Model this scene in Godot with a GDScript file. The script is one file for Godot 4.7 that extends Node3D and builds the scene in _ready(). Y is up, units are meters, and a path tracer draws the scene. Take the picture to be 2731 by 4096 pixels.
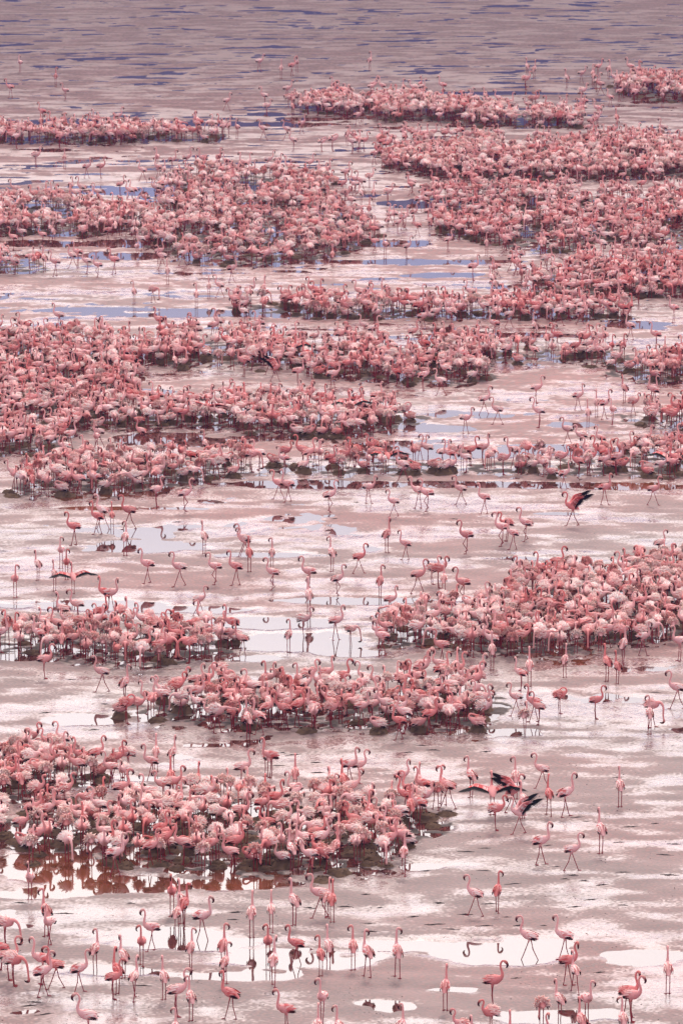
extends Node3D

# ---------------------------------------------------------------- the view
const EYE := 34.0                 # height of the viewpoint over the mud flat, m
const FOCAL := 20000.0            # focal length in photograph pixels (2731 x 4096)
const DIP := 12.0                 # downward tilt, degrees
# ---------------------------------------------------------------- the flat
const X0 := -30.0
const Z0 := -350.0                # far edge of the modelled flat
const DX := 0.1
const DZ := 0.15
const NX := 601
const NZ := 1741
var height_field := PackedFloat32Array()
var bank_field := PackedByteArray()
var shore := PackedByteArray()
var fringe := PackedByteArray()
var rng := RandomNumberGenerator.new()
var names_used := {}

# collects triangles of one mesh
class Geo:
	var v := PackedVector3Array()
	var n := PackedVector3Array()
	var c := PackedColorArray()
	var i := PackedInt32Array()
	func vert(p: Vector3, nn: Vector3, col: Color) -> int:
		v.append(p); n.append(nn); c.append(col)
		return v.size() - 1
	func tri(a: int, b: int, d: int) -> void:
		var g := (v[b] - v[a]).cross(v[d] - v[a])
		if g.dot(n[a] + n[b] + n[d]) > 0.0:
			i.append_array([a, d, b])
		else:
			i.append_array([a, b, d])
	func join(o: Geo) -> void:
		var at := v.size()
		v.append_array(o.v); n.append_array(o.n); c.append_array(o.c)
		for k in o.i:
			i.append(k + at)
	func mesh(m: Material, onto: ArrayMesh = null) -> ArrayMesh:
		var a := []
		a.resize(Mesh.ARRAY_MAX)
		a[Mesh.ARRAY_VERTEX] = v; a[Mesh.ARRAY_NORMAL] = n; a[Mesh.ARRAY_COLOR] = c; a[Mesh.ARRAY_INDEX] = i
		var out := onto if onto else ArrayMesh.new()
		out.add_surface_from_arrays(Mesh.PRIMITIVE_TRIANGLES, a)
		out.surface_set_material(out.get_surface_count() - 1, m)
		return out

func numbered(called: String) -> String:
	var k: int = names_used.get(called, 0)
	names_used[called] = k + 1
	return called if k == 0 else "%s_%03d" % [called, k]

func tag(o: Node, label: String, category := "", group := "", kind := "") -> void:
	if label: o.set_meta("label", label)
	if category: o.set_meta("category", category)
	if group: o.set_meta("group", group)
	if kind: o.set_meta("kind", kind)

# where a photograph position lies on the flat (x, z)
func flat(px: float, py: float) -> Vector2:
	var u := (px - 1365.5) / FOCAL
	var w := (py - 2048.0) / FOCAL
	var s := sin(deg_to_rad(DIP))
	var k := cos(deg_to_rad(DIP))
	var t := EYE / (w * k + s)
	return Vector2(u * t, (-k + w * s) * t)

func ground_y(x: float, z: float) -> float:
	var fx := clampf((x - X0) / DX, 0.0, NX - 2.0)
	var fz := clampf((z - Z0) / DZ, 0.0, NZ - 2.0)
	var ix := int(fx)
	var iz := int(fz)
	var a := fx - ix
	var b := fz - iz
	var k := iz * NX + ix
	return lerpf(lerpf(height_field[k], height_field[k + 1], a), lerpf(height_field[k + NX], height_field[k + NX + 1], a), b)

# ---------------------------------------------------------------- main
func _ready() -> void:
	rng.seed = 4711
	var cam := Camera3D.new()
	cam.name = "camera"
	cam.position = Vector3(0, EYE, 0)
	cam.rotation_degrees = Vector3(-DIP, 0, 0)
	cam.fov = rad_to_deg(2.0 * atan(2048.0 / FOCAL))
	cam.near = 1.0
	cam.far = 6000.0
	var lens := CameraAttributesPhysical.new()
	lens.frustum_focal_length = 12.0 * FOCAL / 2048.0
	lens.frustum_focus_distance = 132.0
	lens.frustum_far = 6000.0
	lens.frustum_near = 1.0
	lens.exposure_aperture = 2.3
	cam.attributes = lens
	add_child(cam)
	cam.current = true
	var env := Environment.new()
	env.background_mode = Environment.BG_SKY
	env.tonemap_mode = Environment.TONE_MAPPER_LINEAR
	env.tonemap_exposure = 1.46
	env.sdfgi_enabled = true
	env.ssao_enabled = true
	env.ssil_enabled = true
	var sky := Sky.new()
	sky.sky_material = make_sky()
	env.sky = sky
	env.fog_enabled = true
	env.fog_density = 0.00014
	env.fog_light_color = Color(0.42, 0.55, 1.0)
	var we := WorldEnvironment.new()
	we.name = "surroundings"
	we.environment = env
	add_child(we)
	var sun := DirectionalLight3D.new()
	sun.name = "sun"
	sun.light_energy = 0.5
	sun.light_color = Color(1.0, 0.95, 0.9)
	sun.light_angular_distance = 14.0
	sun.rotation_degrees = Vector3(-50, 174, 0)
	sun.shadow_enabled = true
	add_child(sun)

	list_colonies()
	make_fields()
	make_ground()
	make_hills()
	make_birds()

# overcast sky: a bluish band of far haze low down, bright veiled cloud over it, brightest towards the hidden sun ahead
func make_sky() -> PanoramaSkyMaterial:
	var w := 512
	var h := 256
	var im := Image.create(w, h, false, Image.FORMAT_RGBF)
	var cl := FastNoiseLite.new()
	cl.seed = 5
	cl.frequency = 1.6
	cl.fractal_octaves = 4
	for j in h:
		var el := (0.5 - (j + 0.5) / h) * PI
		for i in w:
			var az := (i + 0.5) / w * TAU      # 0 = ahead
			var d := Vector3(sin(az) * cos(el), sin(el), -cos(az) * cos(el))
			var e := rad_to_deg(el)
			var low := Color(0.40, 0.46, 0.70)
			var ahead := 0.5 + 0.5 * cos(az)
			var high := Color(0.93, 0.85, 0.81) * (0.88 + 2.9 * ahead * ahead * exp(-pow((e - 25.0) / 19.0, 2)))
			var n := cl.get_noise_3d(d.x * 1.2, d.y * 3.0, d.z * 1.2)
			high = high * (1.0 + 0.22 * n)
			var t := smoothstep(7.0, 16.5, e + 2.0 * n)
			var c := low.lerp(high, t)
			if e < 0.0:
				c = low.lerp(Color(0.25, 0.2, 0.2), smoothstep(0.0, -6.0, e))
			im.set_pixel(i, j, c)
	var m := PanoramaSkyMaterial.new()
	m.panorama = ImageTexture.create_from_image(im)
	return m

# ---------------------------------------------------------------- colonies
# outline of the ground each colony stands on, in positions of a 1568 x 2352 print of the photograph; x,y pairs
var colonies := []

func colony(called: String, count: int, mix: String, outline: String) -> void:
	var poly := PackedVector2Array()
	for s in outline.split(" ", false):
		var p := s.split(":")
		poly.append(flat(float(p[0]) * 1.7417, float(p[1]) * 1.7417))
	colonies.append({"called": called, "count": count, "mix": mix, "poly": poly, "birds": []})

func list_colonies() -> void:
	colony("front colony", 178, "front", "-170:1905 60:1868 100:1850 200:1858 330:1850 420:1828 560:1845 700:1850 850:1848 960:1862 1012:1885 1010:1915 940:1962 850:2002 700:2008 640:2020 560:2022 420:2006 330:1985 200:1975 130:1960 -170:1950")
	colony("small left colony", 46, "front", "-170:1740 60:1735 130:1745 190:1772 250:1778 285:1790 290:1802 200:1812 120:1812 60:1845 -170:1850")
	colony("middle colony", 150, "calm", "278:1640 330:1622 400:1622 480:1605 540:1588 640:1604 740:1592 800:1596 900:1586 960:1572 1050:1592 1130:1612 1158:1650 1145:1678 1060:1686 950:1684 850:1680 700:1676 560:1682 440:1668 330:1660 282:1652")
	colony("left colony", 100, "front", "-170:1485 20:1466 100:1452 160:1455 240:1450 330:1450 400:1447 470:1462 530:1490 540:1497 500:1518 420:1528 330:1540 220:1528 140:1522 60:1508 -170:1502")
	colony("right colony", 330, "ruffled", "862:1442 900:1434 950:1424 1060:1404 1150:1392 1180:1364 1250:1350 1350:1344 1420:1352 1440:1312 1500:1300 1740:1296 1740:1450 1500:1478 1420:1496 1330:1508 1250:1512 1150:1506 1050:1496 960:1488 880:1496 866:1470")
	colony("nest row", 110, "calm", "560:1080 640:1062 700:1062 800:1066 860:1062 950:1062 1050:1070 1150:1066 1250:1058 1330:1062 1400:1060 1450:1034 1740:1050 1740:1098 1480:1102 1400:1094 1330:1098 1250:1098 1150:1094 1050:1090 950:1094 880:1094 780:1094 640:1088")
	colony("left nest row", 120, "front", "10:1130 70:1102 140:1084 200:1072 300:1062 400:1062 480:1062 560:1060 580:1086 500:1104 400:1122 300:1138 200:1142 130:1146 20:1138")
	colony("wide colony", 270, "calm", "-170:1000 60:985 170:960 300:945 340:936 420:942 520:932 600:932 700:942 800:952 900:947 970:965 960:980 870:994 760:1008 690:1012 600:998 500:988 400:983 320:988 250:988 180:998 170:1042 100:1048 -170:1052")
	colony("far left colony", 290, "calm", "-170:775 100:780 200:790 300:812 312:850 300:890 312:940 200:958 -170:980")
	colony("far colony", 120, "calm", "230:782 330:790 420:782 520:790 600:802 640:815 620:835 500:852 400:848 340:838 260:830")
	colony("far colony", 210, "calm", "580:802 680:802 780:802 860:802 960:802 1040:802 1110:822 1128:870 1105:892 1030:888 930:882 830:882 730:868 690:848 600:828")
	colony("far colony", 150, "calm", "1050:802 1200:804 1300:812 1400:804 1440:822 1740:840 1740:884 1480:882 1410:868 1380:838 1280:833 1180:833 1060:825")
	colony("far colony", 46, "calm", "1410:957 1480:952 1740:955 1740:988 1480:984")
	colony("far colony", 210, "calm", "525:706 600:697 700:706 800:711 900:702 1000:716 1100:711 1200:702 1300:706 1400:711 1450:730 1420:738 1300:738 1200:733 1080:733 950:733 800:733 700:733 580:724")
	colony("far colony", 220, "calm", "1210:648 1260:630 1340:618 1440:612 1740:604 1740:668 1500:687 1400:686 1320:683 1240:679")
	colony("far colony", 560, "ruffled", "370:424 420:406 500:404 600:406 700:418 760:432 780:470 830:520 868:546 840:570 760:590 680:608 560:613 450:603 390:590 330:560 310:542 360:512 400:470")
	colony("far colony", 250, "ruffled", "-170:482 60:478 150:474 230:486 290:500 350:506 330:534 260:534 150:543 -170:543")
	colony("far colony", 50, "calm", "-170:592 60:584 110:602 115:628 -170:633")
	colony("far colony", 150, "ruffled", "-170:312 100:312 200:308 300:304 400:308 430:322 350:327 200:333 100:331 -170:333")
	colony("far colony", 16, "calm", "425:308 515:306 515:330 430:328")
	colony("far colony", 400, "ruffled", "670:242 740:238 830:230 960:230 1020:252 1100:257 1200:262 1280:272 1340:282 1330:294 1250:296 1150:293 1060:289 980:279 880:274 780:269 740:261 690:257")
	colony("far colony", 150, "ruffled", "1410:198 1460:190 1740:190 1740:238 1500:238 1430:224")
	colony("far colony", 640, "ruffled", "868:346 920:342 1000:340 1100:340 1200:344 1290:349 1400:336 1470:330 1740:322 1740:412 1480:412 1400:415 1300:417 1200:417 1100:415 1010:412 930:402 890:380")
	colony("far colony", 480, "calm", "970:454 1060:446 1180:454 1300:454 1450:458 1740:444 1740:598 1500:588 1440:556 1350:560 1300:582 1200:582 1150:568 1050:553 990:540 1010:512 1050:492 980:475")

# ---------------------------------------------------------------- shape of the flat
func noise_bytes(sd: int, freq: float, oct: int, w: int, h: int, stretch := 1.0) -> PackedByteArray:
	var f := FastNoiseLite.new()
	f.seed = sd
	f.noise_type = FastNoiseLite.TYPE_SIMPLEX_SMOOTH
	f.frequency = freq
	f.fractal_octaves = oct
	var im: Image = f.get_image(int(w / stretch), h, false, false, true)
	if im.get_width() != w:
		im.resize(w, h, Image.INTERPOLATE_CUBIC)
	im.convert(Image.FORMAT_L8)
	return im.get_data()

func pool(x: float, y: float, rx: float, ry: float, deep := 0.042) -> void:
	var a := flat(x * 1.7417, (y - ry) * 1.7417)
	var b := flat(x * 1.7417, (y + ry) * 1.7417)
	var c := (a + b) * 0.5
	var hz := absf(b.y - a.y) * 0.5
	var hx := rx * 1.7417 / FOCAL * Vector2(c.y, EYE).length()
	for iz in range(maxi(0, int((c.y - hz * 1.6 - Z0) / DZ)), mini(NZ, int((c.y + hz * 1.6 - Z0) / DZ) + 1)):
		var v := (Z0 + iz * DZ - c.y) / hz
		for ix in range(maxi(0, int((c.x - hx * 1.6 - X0) / DX)), mini(NX, int((c.x + hx * 1.6 - X0) / DX) + 1)):
			var u := (X0 + ix * DX - c.x) / hx
			var kk := iz * NX + ix
			var r := u * u + v * v + (shore[kk] / 255.0 - 0.5) * 1.5 + (fringe[kk] / 255.0 - 0.5) * 0.8
			if r < 1.5:
				height_field[kk] -= deep * minf(1.0, (1.5 - r) * 0.8)

func make_fields() -> void:
	height_field.resize(NX * NZ)
	bank_field.resize(NX * NZ)
	var big := noise_bytes(11, 0.012, 2, NX, NZ, 2.0)
	var mid := noise_bytes(12, 0.045, 3, NX, NZ, 2.4)
	var fine := noise_bytes(13, 0.16, 3, NX, NZ, 1.6)
	var lump := noise_bytes(14, 0.19, 3, NX, NZ, 1.5)
	shore = noise_bytes(15, 0.09, 3, NX, NZ, 3.2)
	var thin := noise_bytes(17, 0.15, 3, NX, NZ, 7.0)
	fringe = noise_bytes(16, 0.35, 2, NX, NZ, 2.0)
	for iz in NZ:
		var z := Z0 + iz * DZ
		var far := smoothstep(-150.0, -230.0, z)
		var dry := lerpf(0.0185, 0.0092, far)
		for ix in NX:
			var k := iz * NX + ix
			height_field[k] = dry + (big[k] / 255.0 - 0.5) * lerpf(0.03, 0.012, far) + (mid[k] / 255.0 - 0.5) * lerpf(0.035, 0.020, far) + (fine[k] / 255.0 - 0.5) * lerpf(0.018, 0.020, far) + (thin[k] / 255.0 - 0.5) * 0.042 * far
	# pools and films of water one can make out
	pool(1140, 2180, 170, 30); pool(1480, 2200, 110, 20); pool(1050, 2275, 90, 10); pool(1280, 2332, 160, 16); pool(890, 2310, 90, 18)
	pool(700, 2205, 200, 28); pool(400, 2155, 190, 26); pool(240, 2228, 120, 14); pool(560, 2240, 160, 14); pool(900, 2170, 120, 12)
	pool(110, 1995, 170, 26, 0.03); pool(300, 2030, 300, 18, 0.03); pool(560, 2030, 170, 12, 0.03); pool(980, 1990, 60, 10); pool(90, 2050, 110, 12)
	pool(1180, 1682, 60, 9); pool(210, 1652, 90, 12); pool(480, 1712, 60, 4); pool(330, 1790, 60, 6)
	pool(700, 1472, 170, 20); pool(640, 1432, 160, 14); pool(810, 1500, 80, 8); pool(600, 1512, 80, 8); pool(40, 1512, 80, 8)
	pool(330, 1256, 140, 14); pool(620, 1276, 130, 7); pool(1190, 1283, 90, 5); pool(820, 1380, 200, 8); pool(180, 1390, 170, 12); pool(420, 1400, 140, 8)
	pool(800, 1112, 330, 10); pool(1300, 1116, 300, 9); pool(950, 1036, 230, 22); pool(1300, 1032, 240, 13); pool(450, 1012, 190, 14); pool(280, 1168, 160, 4)
	pool(1010, 985, 80, 8); pool(1320, 975, 70, 7); pool(1280, 1180, 60, 4)
	pool(450, 722, 260, 6); pool(230, 712, 210, 5); pool(960, 602, 220, 6); pool(1010, 632, 90, 5); pool(1480, 748, 80, 9); pool(1180, 770, 200, 5)
	pool(560, 286, 200, 5); pool(110, 284, 260, 8); pool(700, 452, 60, 8); pool(940, 470, 70, 8); pool(330, 440, 170, 6); pool(300, 560, 110, 9); pool(700, 275, 60, 4)
	pool(100, 560, 120, 6); pool(1150, 215, 160, 4); pool(280, 590, 90, 8); pool(900, 560, 90, 7); pool(1380, 330, 100, 5); pool(150, 860, 100, 5); pool(330, 900, 60, 7)
	# the trampled banks the colonies stand on: lumps of dark mud with water between
	for c in colonies:
		var lo := Vector2(INF, INF)
		var hi := -lo
		for p in c.poly:
			lo = lo.min(p); hi = hi.max(p)
		var wet: float = 1.0 if c.called == "front colony" else 0.55
		for iz in range(maxi(0, int((lo.y - 1.0 - Z0) / DZ)), mini(NZ, int((hi.y + 1.0 - Z0) / DZ) + 1)):
			for ix in range(maxi(0, int((lo.x - 1.0 - X0) / DX)), mini(NX, int((hi.x + 1.0 - X0) / DX) + 1)):
				var k := iz * NX + ix
				var q := Vector2(X0 + ix * DX + (mid[k] - 128) * 0.006, Z0 + iz * DZ + (lump[k] - 128) * 0.01)
				if Geometry2D.is_point_in_polygon(q, c.poly):
					var l := lump[k] / 255.0
					bank_field[k] = int(clampf((l - 0.40) * 7.0, 0.1, 1.0) * 255.0)
					height_field[k] = height_field[k] * 0.3 - 0.014 * wet + maxf(0.0, l - 0.53) * 0.14 + (fringe[k] / 255.0 - 0.5) * 0.02

func resample(bytes: PackedByteArray, w: int, h: int, box: Rect2, tw: int, th: int) -> PackedByteArray:
	var im := Image.create_from_data(w, h, false, Image.FORMAT_L8, bytes)
	var wide := (NX - 1) * DX
	var deep := (NZ - 1) * DZ
	var r := Rect2i(int((box.position.x - X0) / wide * w), int((box.position.y - Z0) / deep * h), int(box.size.x / wide * w), int(box.size.y / deep * h))
	im = im.get_region(r)
	im.resize(tw, th, Image.INTERPOLATE_CUBIC)
	return im.get_data()

# colour, gloss and fine relief of one stretch of mud
func mud_material(box: Rect2, fields: Dictionary, sd: int) -> StandardMaterial3D:
	var tw := 2048
	var th := 2048
	var col := PackedByteArray()
	var gloss := PackedByteArray()
	col.resize(tw * th * 3)
	gloss.resize(tw * th)
	var tone := resample(fields.tone, 1536, 2048, box, tw, th)
	var streak := resample(fields.streak, 1536, 2048, box, tw, th)
	var patchy := resample(fields.patchy, 1536, 2048, box, tw, th)
	var high := resample(fields.high, NX, NZ, box, tw, th)
	var banks := resample(bank_field, NX, NZ, box, tw, th)
	var px := box.size.x / tw
	var pz := box.size.y / th
	var grit := noise_bytes(sd, minf(0.45, pz / 0.10), 4, tw, th, pz / px * 1.3)
	var to_srgb := PackedByteArray()
	for k in 1024: to_srgb.append(int(Color(k / 1023.0, 0, 0).linear_to_srgb().r * 255.0 + 0.5))
	for j in th:
		var z := box.position.y + (j + 0.5) * pz
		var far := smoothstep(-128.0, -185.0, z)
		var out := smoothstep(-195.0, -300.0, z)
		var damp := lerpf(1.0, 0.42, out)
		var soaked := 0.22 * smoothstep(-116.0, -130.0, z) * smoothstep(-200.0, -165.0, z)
		var ra := lerpf(0.262, 0.105, out)  # farthest mud darkened in its colour, standing in for the dim low sky reflection
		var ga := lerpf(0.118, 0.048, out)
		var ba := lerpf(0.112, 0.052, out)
		for i in tw:
			var k := j * tw + i
			var h := (high[k] - 60) / 4000.0
			var bank := banks[k] / 255.0
			var g := grit[k] / 255.0 - 0.5
			var s := streak[k] / 255.0
			# grey-pink mud, pinker with algae farther out, its colour also darkened there for the dim sky reflection; dark trampled mud on the banks
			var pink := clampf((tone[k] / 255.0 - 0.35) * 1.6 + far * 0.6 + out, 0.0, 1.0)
			var m := (0.58 + 0.50 * s + g * 1.15) * 1023.0
			var d := bank * 0.88
			var bm := d * (0.5 + g) * 1023.0
			m *= 1.0 - d
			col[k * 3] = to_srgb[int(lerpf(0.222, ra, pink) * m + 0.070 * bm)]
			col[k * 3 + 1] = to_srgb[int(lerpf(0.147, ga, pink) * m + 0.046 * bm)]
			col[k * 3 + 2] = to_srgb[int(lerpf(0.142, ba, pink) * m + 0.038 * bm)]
			# a film of water lies on the low mud and in streaks
			var film := clampf((0.0215 - h) * 50.0 + (patchy[k] / 255.0 - 0.5) * 4.4 + (s - 0.5) * 4.2 + g * 2.8 + soaked, 0.0, 1.0) * damp
			var ro := 0.80 - 0.60 * film + g * 0.5 * (1.0 - 0.5 * out) + out * 0.30
			ro = lerpf(ro, 0.95, bank)
			gloss[k] = int(clampf(ro, 0.12, 1.0) * 255.0)
	var mud := StandardMaterial3D.new()
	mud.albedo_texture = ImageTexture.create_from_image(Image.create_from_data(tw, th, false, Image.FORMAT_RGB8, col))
	mud.roughness = 1.0
	mud.roughness_texture = ImageTexture.create_from_image(Image.create_from_data(tw, th, false, Image.FORMAT_L8, gloss))
	mud.roughness_texture_channel = BaseMaterial3D.TEXTURE_CHANNEL_RED
	mud.metallic_specular = 0.6
	mud.heightmap_enabled = true
	mud.heightmap_texture = ImageTexture.create_from_image(Image.create_from_data(tw, th, false, Image.FORMAT_L8, grit))
	mud.heightmap_scale = 0.6
	return mud

func make_ground() -> void:
	var high := PackedByteArray()
	high.resize(NX * NZ)
	for k in NX * NZ: high[k] = clampi(int(height_field[k] * 4000.0) + 60, 0, 255)
	var fields := {"tone": noise_bytes(21, 0.01, 4, 1536, 2048, 6.0), "streak": noise_bytes(22, 0.11, 4, 1536, 2048, 7.0), "patchy": noise_bytes(24, 0.035, 5, 1536, 2048, 9.0), "high": high}
	var me := ArrayMesh.new()
	for part in [[-170.0, -90.0, -15.0, 15.0, 0.1, 0.13], [-349.5, -170.0, -29.5, 29.5, 0.2, 0.3]]:
		var v := PackedVector3Array()
		var nn := PackedVector3Array()
		var uv := PackedVector2Array()
		var ix := PackedInt32Array()
		var za: float = part[0]
		var zb: float = part[1]
		var box := Rect2(part[2], za, part[3] - part[2], zb - za)
		var nx := int(round((part[3] - part[2]) / part[4])) + 1
		var nz := int(round((zb - za) / part[5])) + 1
		for j in nz:
			var z := lerpf(za, zb, float(j) / (nz - 1))
			for i in nx:
				var x: float = part[2] + i * part[4]
				v.append(Vector3(x, ground_y(x, z), z))
				nn.append(Vector3(ground_y(x - 0.1, z) - ground_y(x + 0.1, z), 0.2, ground_y(x, z - 0.1) - ground_y(x, z + 0.1)).normalized())
				uv.append((Vector2(x, z) - box.position) / box.size)
		for j in nz - 1:
			for i in nx - 1:
				var a := j * nx + i
				ix.append_array([a, a + 1, a + nx, a + 1, a + nx + 1, a + nx])
		var arr := []
		arr.resize(Mesh.ARRAY_MAX)
		arr[Mesh.ARRAY_VERTEX] = v; arr[Mesh.ARRAY_NORMAL] = nn; arr[Mesh.ARRAY_TEX_UV] = uv; arr[Mesh.ARRAY_INDEX] = ix
		me.add_surface_from_arrays(Mesh.PRIMITIVE_TRIANGLES, arr)
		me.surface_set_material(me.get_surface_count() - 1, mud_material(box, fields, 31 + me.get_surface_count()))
	# and on to the horizon all round
	var v := PackedVector3Array()
	var nn := PackedVector3Array()
	var uv := PackedVector2Array()
	var ix := PackedInt32Array()
	for q in [[-4000, -15, -170, -90], [15, 4000, -170, -90], [-4000, 4000, -90, 1500], [-4000, -29.5, -349.5, -170], [29.5, 4000, -349.5, -170], [-4000, 4000, -4000, -349.5]]:
		var at := v.size()
		for p in [[q[0], q[2]], [q[1], q[2]], [q[0], q[3]], [q[1], q[3]]]:
			v.append(Vector3(p[0], 0.012, p[1]))
			nn.append(Vector3.UP)
			uv.append(Vector2(p[0] / 60.0, p[1] / 40.0))
		ix.append_array([at, at + 1, at + 2, at + 1, at + 3, at + 2])
	var arr := []
	arr.resize(Mesh.ARRAY_MAX)
	arr[Mesh.ARRAY_VERTEX] = v; arr[Mesh.ARRAY_NORMAL] = nn; arr[Mesh.ARRAY_TEX_UV] = uv; arr[Mesh.ARRAY_INDEX] = ix
	me.add_surface_from_arrays(Mesh.PRIMITIVE_TRIANGLES, arr)
	var col := Image.create(512, 512, false, Image.FORMAT_RGB8)
	var gloss := Image.create(512, 512, false, Image.FORMAT_L8)
	var seam := FastNoiseLite.new()
	seam.seed = 41
	seam.frequency = 0.02
	seam.fractal_octaves = 6
	var tile: Image = seam.get_seamless_image(512, 512)
	for j in 512:
		for i in 512:
			var t: float = tile.get_pixel(i, j).r
			col.set_pixel(i, j, Color(0.235, 0.145, 0.147).lerp(Color(0.19, 0.13, 0.13), t).linear_to_srgb())
			gloss.set_pixel(i, j, Color.WHITE * clampf(0.85 - (t - 0.35) * 1.3, 0.25, 0.9))
	var around := StandardMaterial3D.new()
	around.albedo_texture = ImageTexture.create_from_image(col)
	around.roughness_texture = ImageTexture.create_from_image(gloss)
	around.metallic_specular = 0.6
	me.surface_set_material(me.get_surface_count() - 1, around)
	var o := MeshInstance3D.new()
	o.name = "ground"
	o.mesh = me
	tag(o, "grey pink wet mud flat with streaks of wet sheen, to the horizon", "", "", "structure")
	add_child(o)
	# the water standing in the hollows
	var wm := StandardMaterial3D.new()
	wm.roughness = 0.03
	wm.metallic_specular = 0.9
	wm.vertex_color_use_as_albedo = true
	var wg := Geo.new()
	var painted_reflections := [[150, 2010, 260], [520, 2030, 160], [480, 1712, 60], [960, 1505, 120], [1300, 1515, 120], [250, 1165, 160], [1480, 1110, 120], [1050, 1690, 90]]  # red-brown reflection of the birds, painted into the water colour by the colonies
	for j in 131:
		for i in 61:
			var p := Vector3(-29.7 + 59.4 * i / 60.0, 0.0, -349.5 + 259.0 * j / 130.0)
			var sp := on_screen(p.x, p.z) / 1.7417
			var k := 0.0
			for q in painted_reflections: k = maxf(k, 1.0 - Vector2((sp.x - q[0]) / q[2], (sp.y - q[1]) / (q[2] * 0.22 + 12.0)).length())
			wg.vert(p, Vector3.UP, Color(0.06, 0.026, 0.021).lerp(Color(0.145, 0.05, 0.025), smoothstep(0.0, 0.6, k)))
	for j in 130:
		for i in 60:
			var at := j * 61 + i
			wg.tri(at, at + 1, at + 61)
			wg.tri(at + 1, at + 62, at + 61)
	var wo := MeshInstance3D.new()
	wo.name = "water"
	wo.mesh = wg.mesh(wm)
	tag(wo, "shallow reddish water standing in hollows of the mud flat", "", "", "structure")
	add_child(wo)

# ---------------------------------------------------------------- flamingo shapes (beak towards +x, left side -z)
const SKIN := Color(0.80, 0.45, 0.45)
const NECK := Color(0.77, 0.40, 0.39)
const FACE := Color(0.72, 0.42, 0.38)
const BILL := Color(0.09, 0.012, 0.018)
const TIP := Color(0.012, 0.01, 0.01)
const LEG := Color(0.26, 0.035, 0.05)
const PALE := Color(0.92, 0.80, 0.765)
const BLUSH := Color(0.85, 0.49, 0.49)
const CORAL := Color(0.66, 0.11, 0.11)
const BLACK := Color(0.014, 0.012, 0.013)

# a tube through keys [position, half height, half width, colour], rounded between them
func loft(g: Geo, keys: Array, segs: int, sub: int, side := Vector3(0, 0, 1)) -> void:
	var pts := []
	for k in keys.size() - 1:
		var a = keys[maxi(k - 1, 0)]
		var b = keys[k]
		var c = keys[k + 1]
		var d = keys[mini(k + 2, keys.size() - 1)]
		for s in sub:
			var t := float(s) / sub
			pts.append([(b[0] as Vector3).cubic_interpolate(c[0], a[0], d[0], t), maxf(0.002, cubic_interpolate(b[1], c[1], a[1], d[1], t)), maxf(0.002, cubic_interpolate(b[2], c[2], a[2], d[2], t)), (b[3] as Color).lerp(c[3], t)])
	pts.append(keys[-1])
	var lat := side
	var first := g.v.size()
	for k in pts.size():
		var p: Vector3 = pts[k][0]
		var tan: Vector3 = ((pts[mini(k + 1, pts.size() - 1)][0] as Vector3) - (pts[maxi(k - 1, 0)][0] as Vector3)).normalized()
		lat = (lat - tan * lat.dot(tan)).normalized()
		var up := lat.cross(tan).normalized()
		for s in segs:
			var a := TAU * s / segs
			var off: Vector3 = up * cos(a) * pts[k][1] + lat * sin(a) * pts[k][2]
			var no: Vector3 = (up * cos(a) * pts[k][2] + lat * sin(a) * pts[k][1]).normalized()
			var w: float = 1.0 + rng.randf_range(-0.05, 0.05)
			g.vert(p + off, no, (pts[k][3] as Color) * w)
	for k in pts.size() - 1:
		for s in segs:
			var a := first + k * segs + s
			var b := first + k * segs + (s + 1) % segs
			g.tri(a, b, a + segs)
			g.tri(b, b + segs, a + segs)
	for e in [0, pts.size() - 1]:
		var mid := g.vert(pts[e][0], ((pts[e][0] as Vector3) - (pts[1 if e == 0 else e - 1][0] as Vector3)).normalized(), pts[e][3])
		for s in segs:
			g.tri(first + e * segs + s, first + e * segs + (s + 1) % segs, mid)

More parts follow.
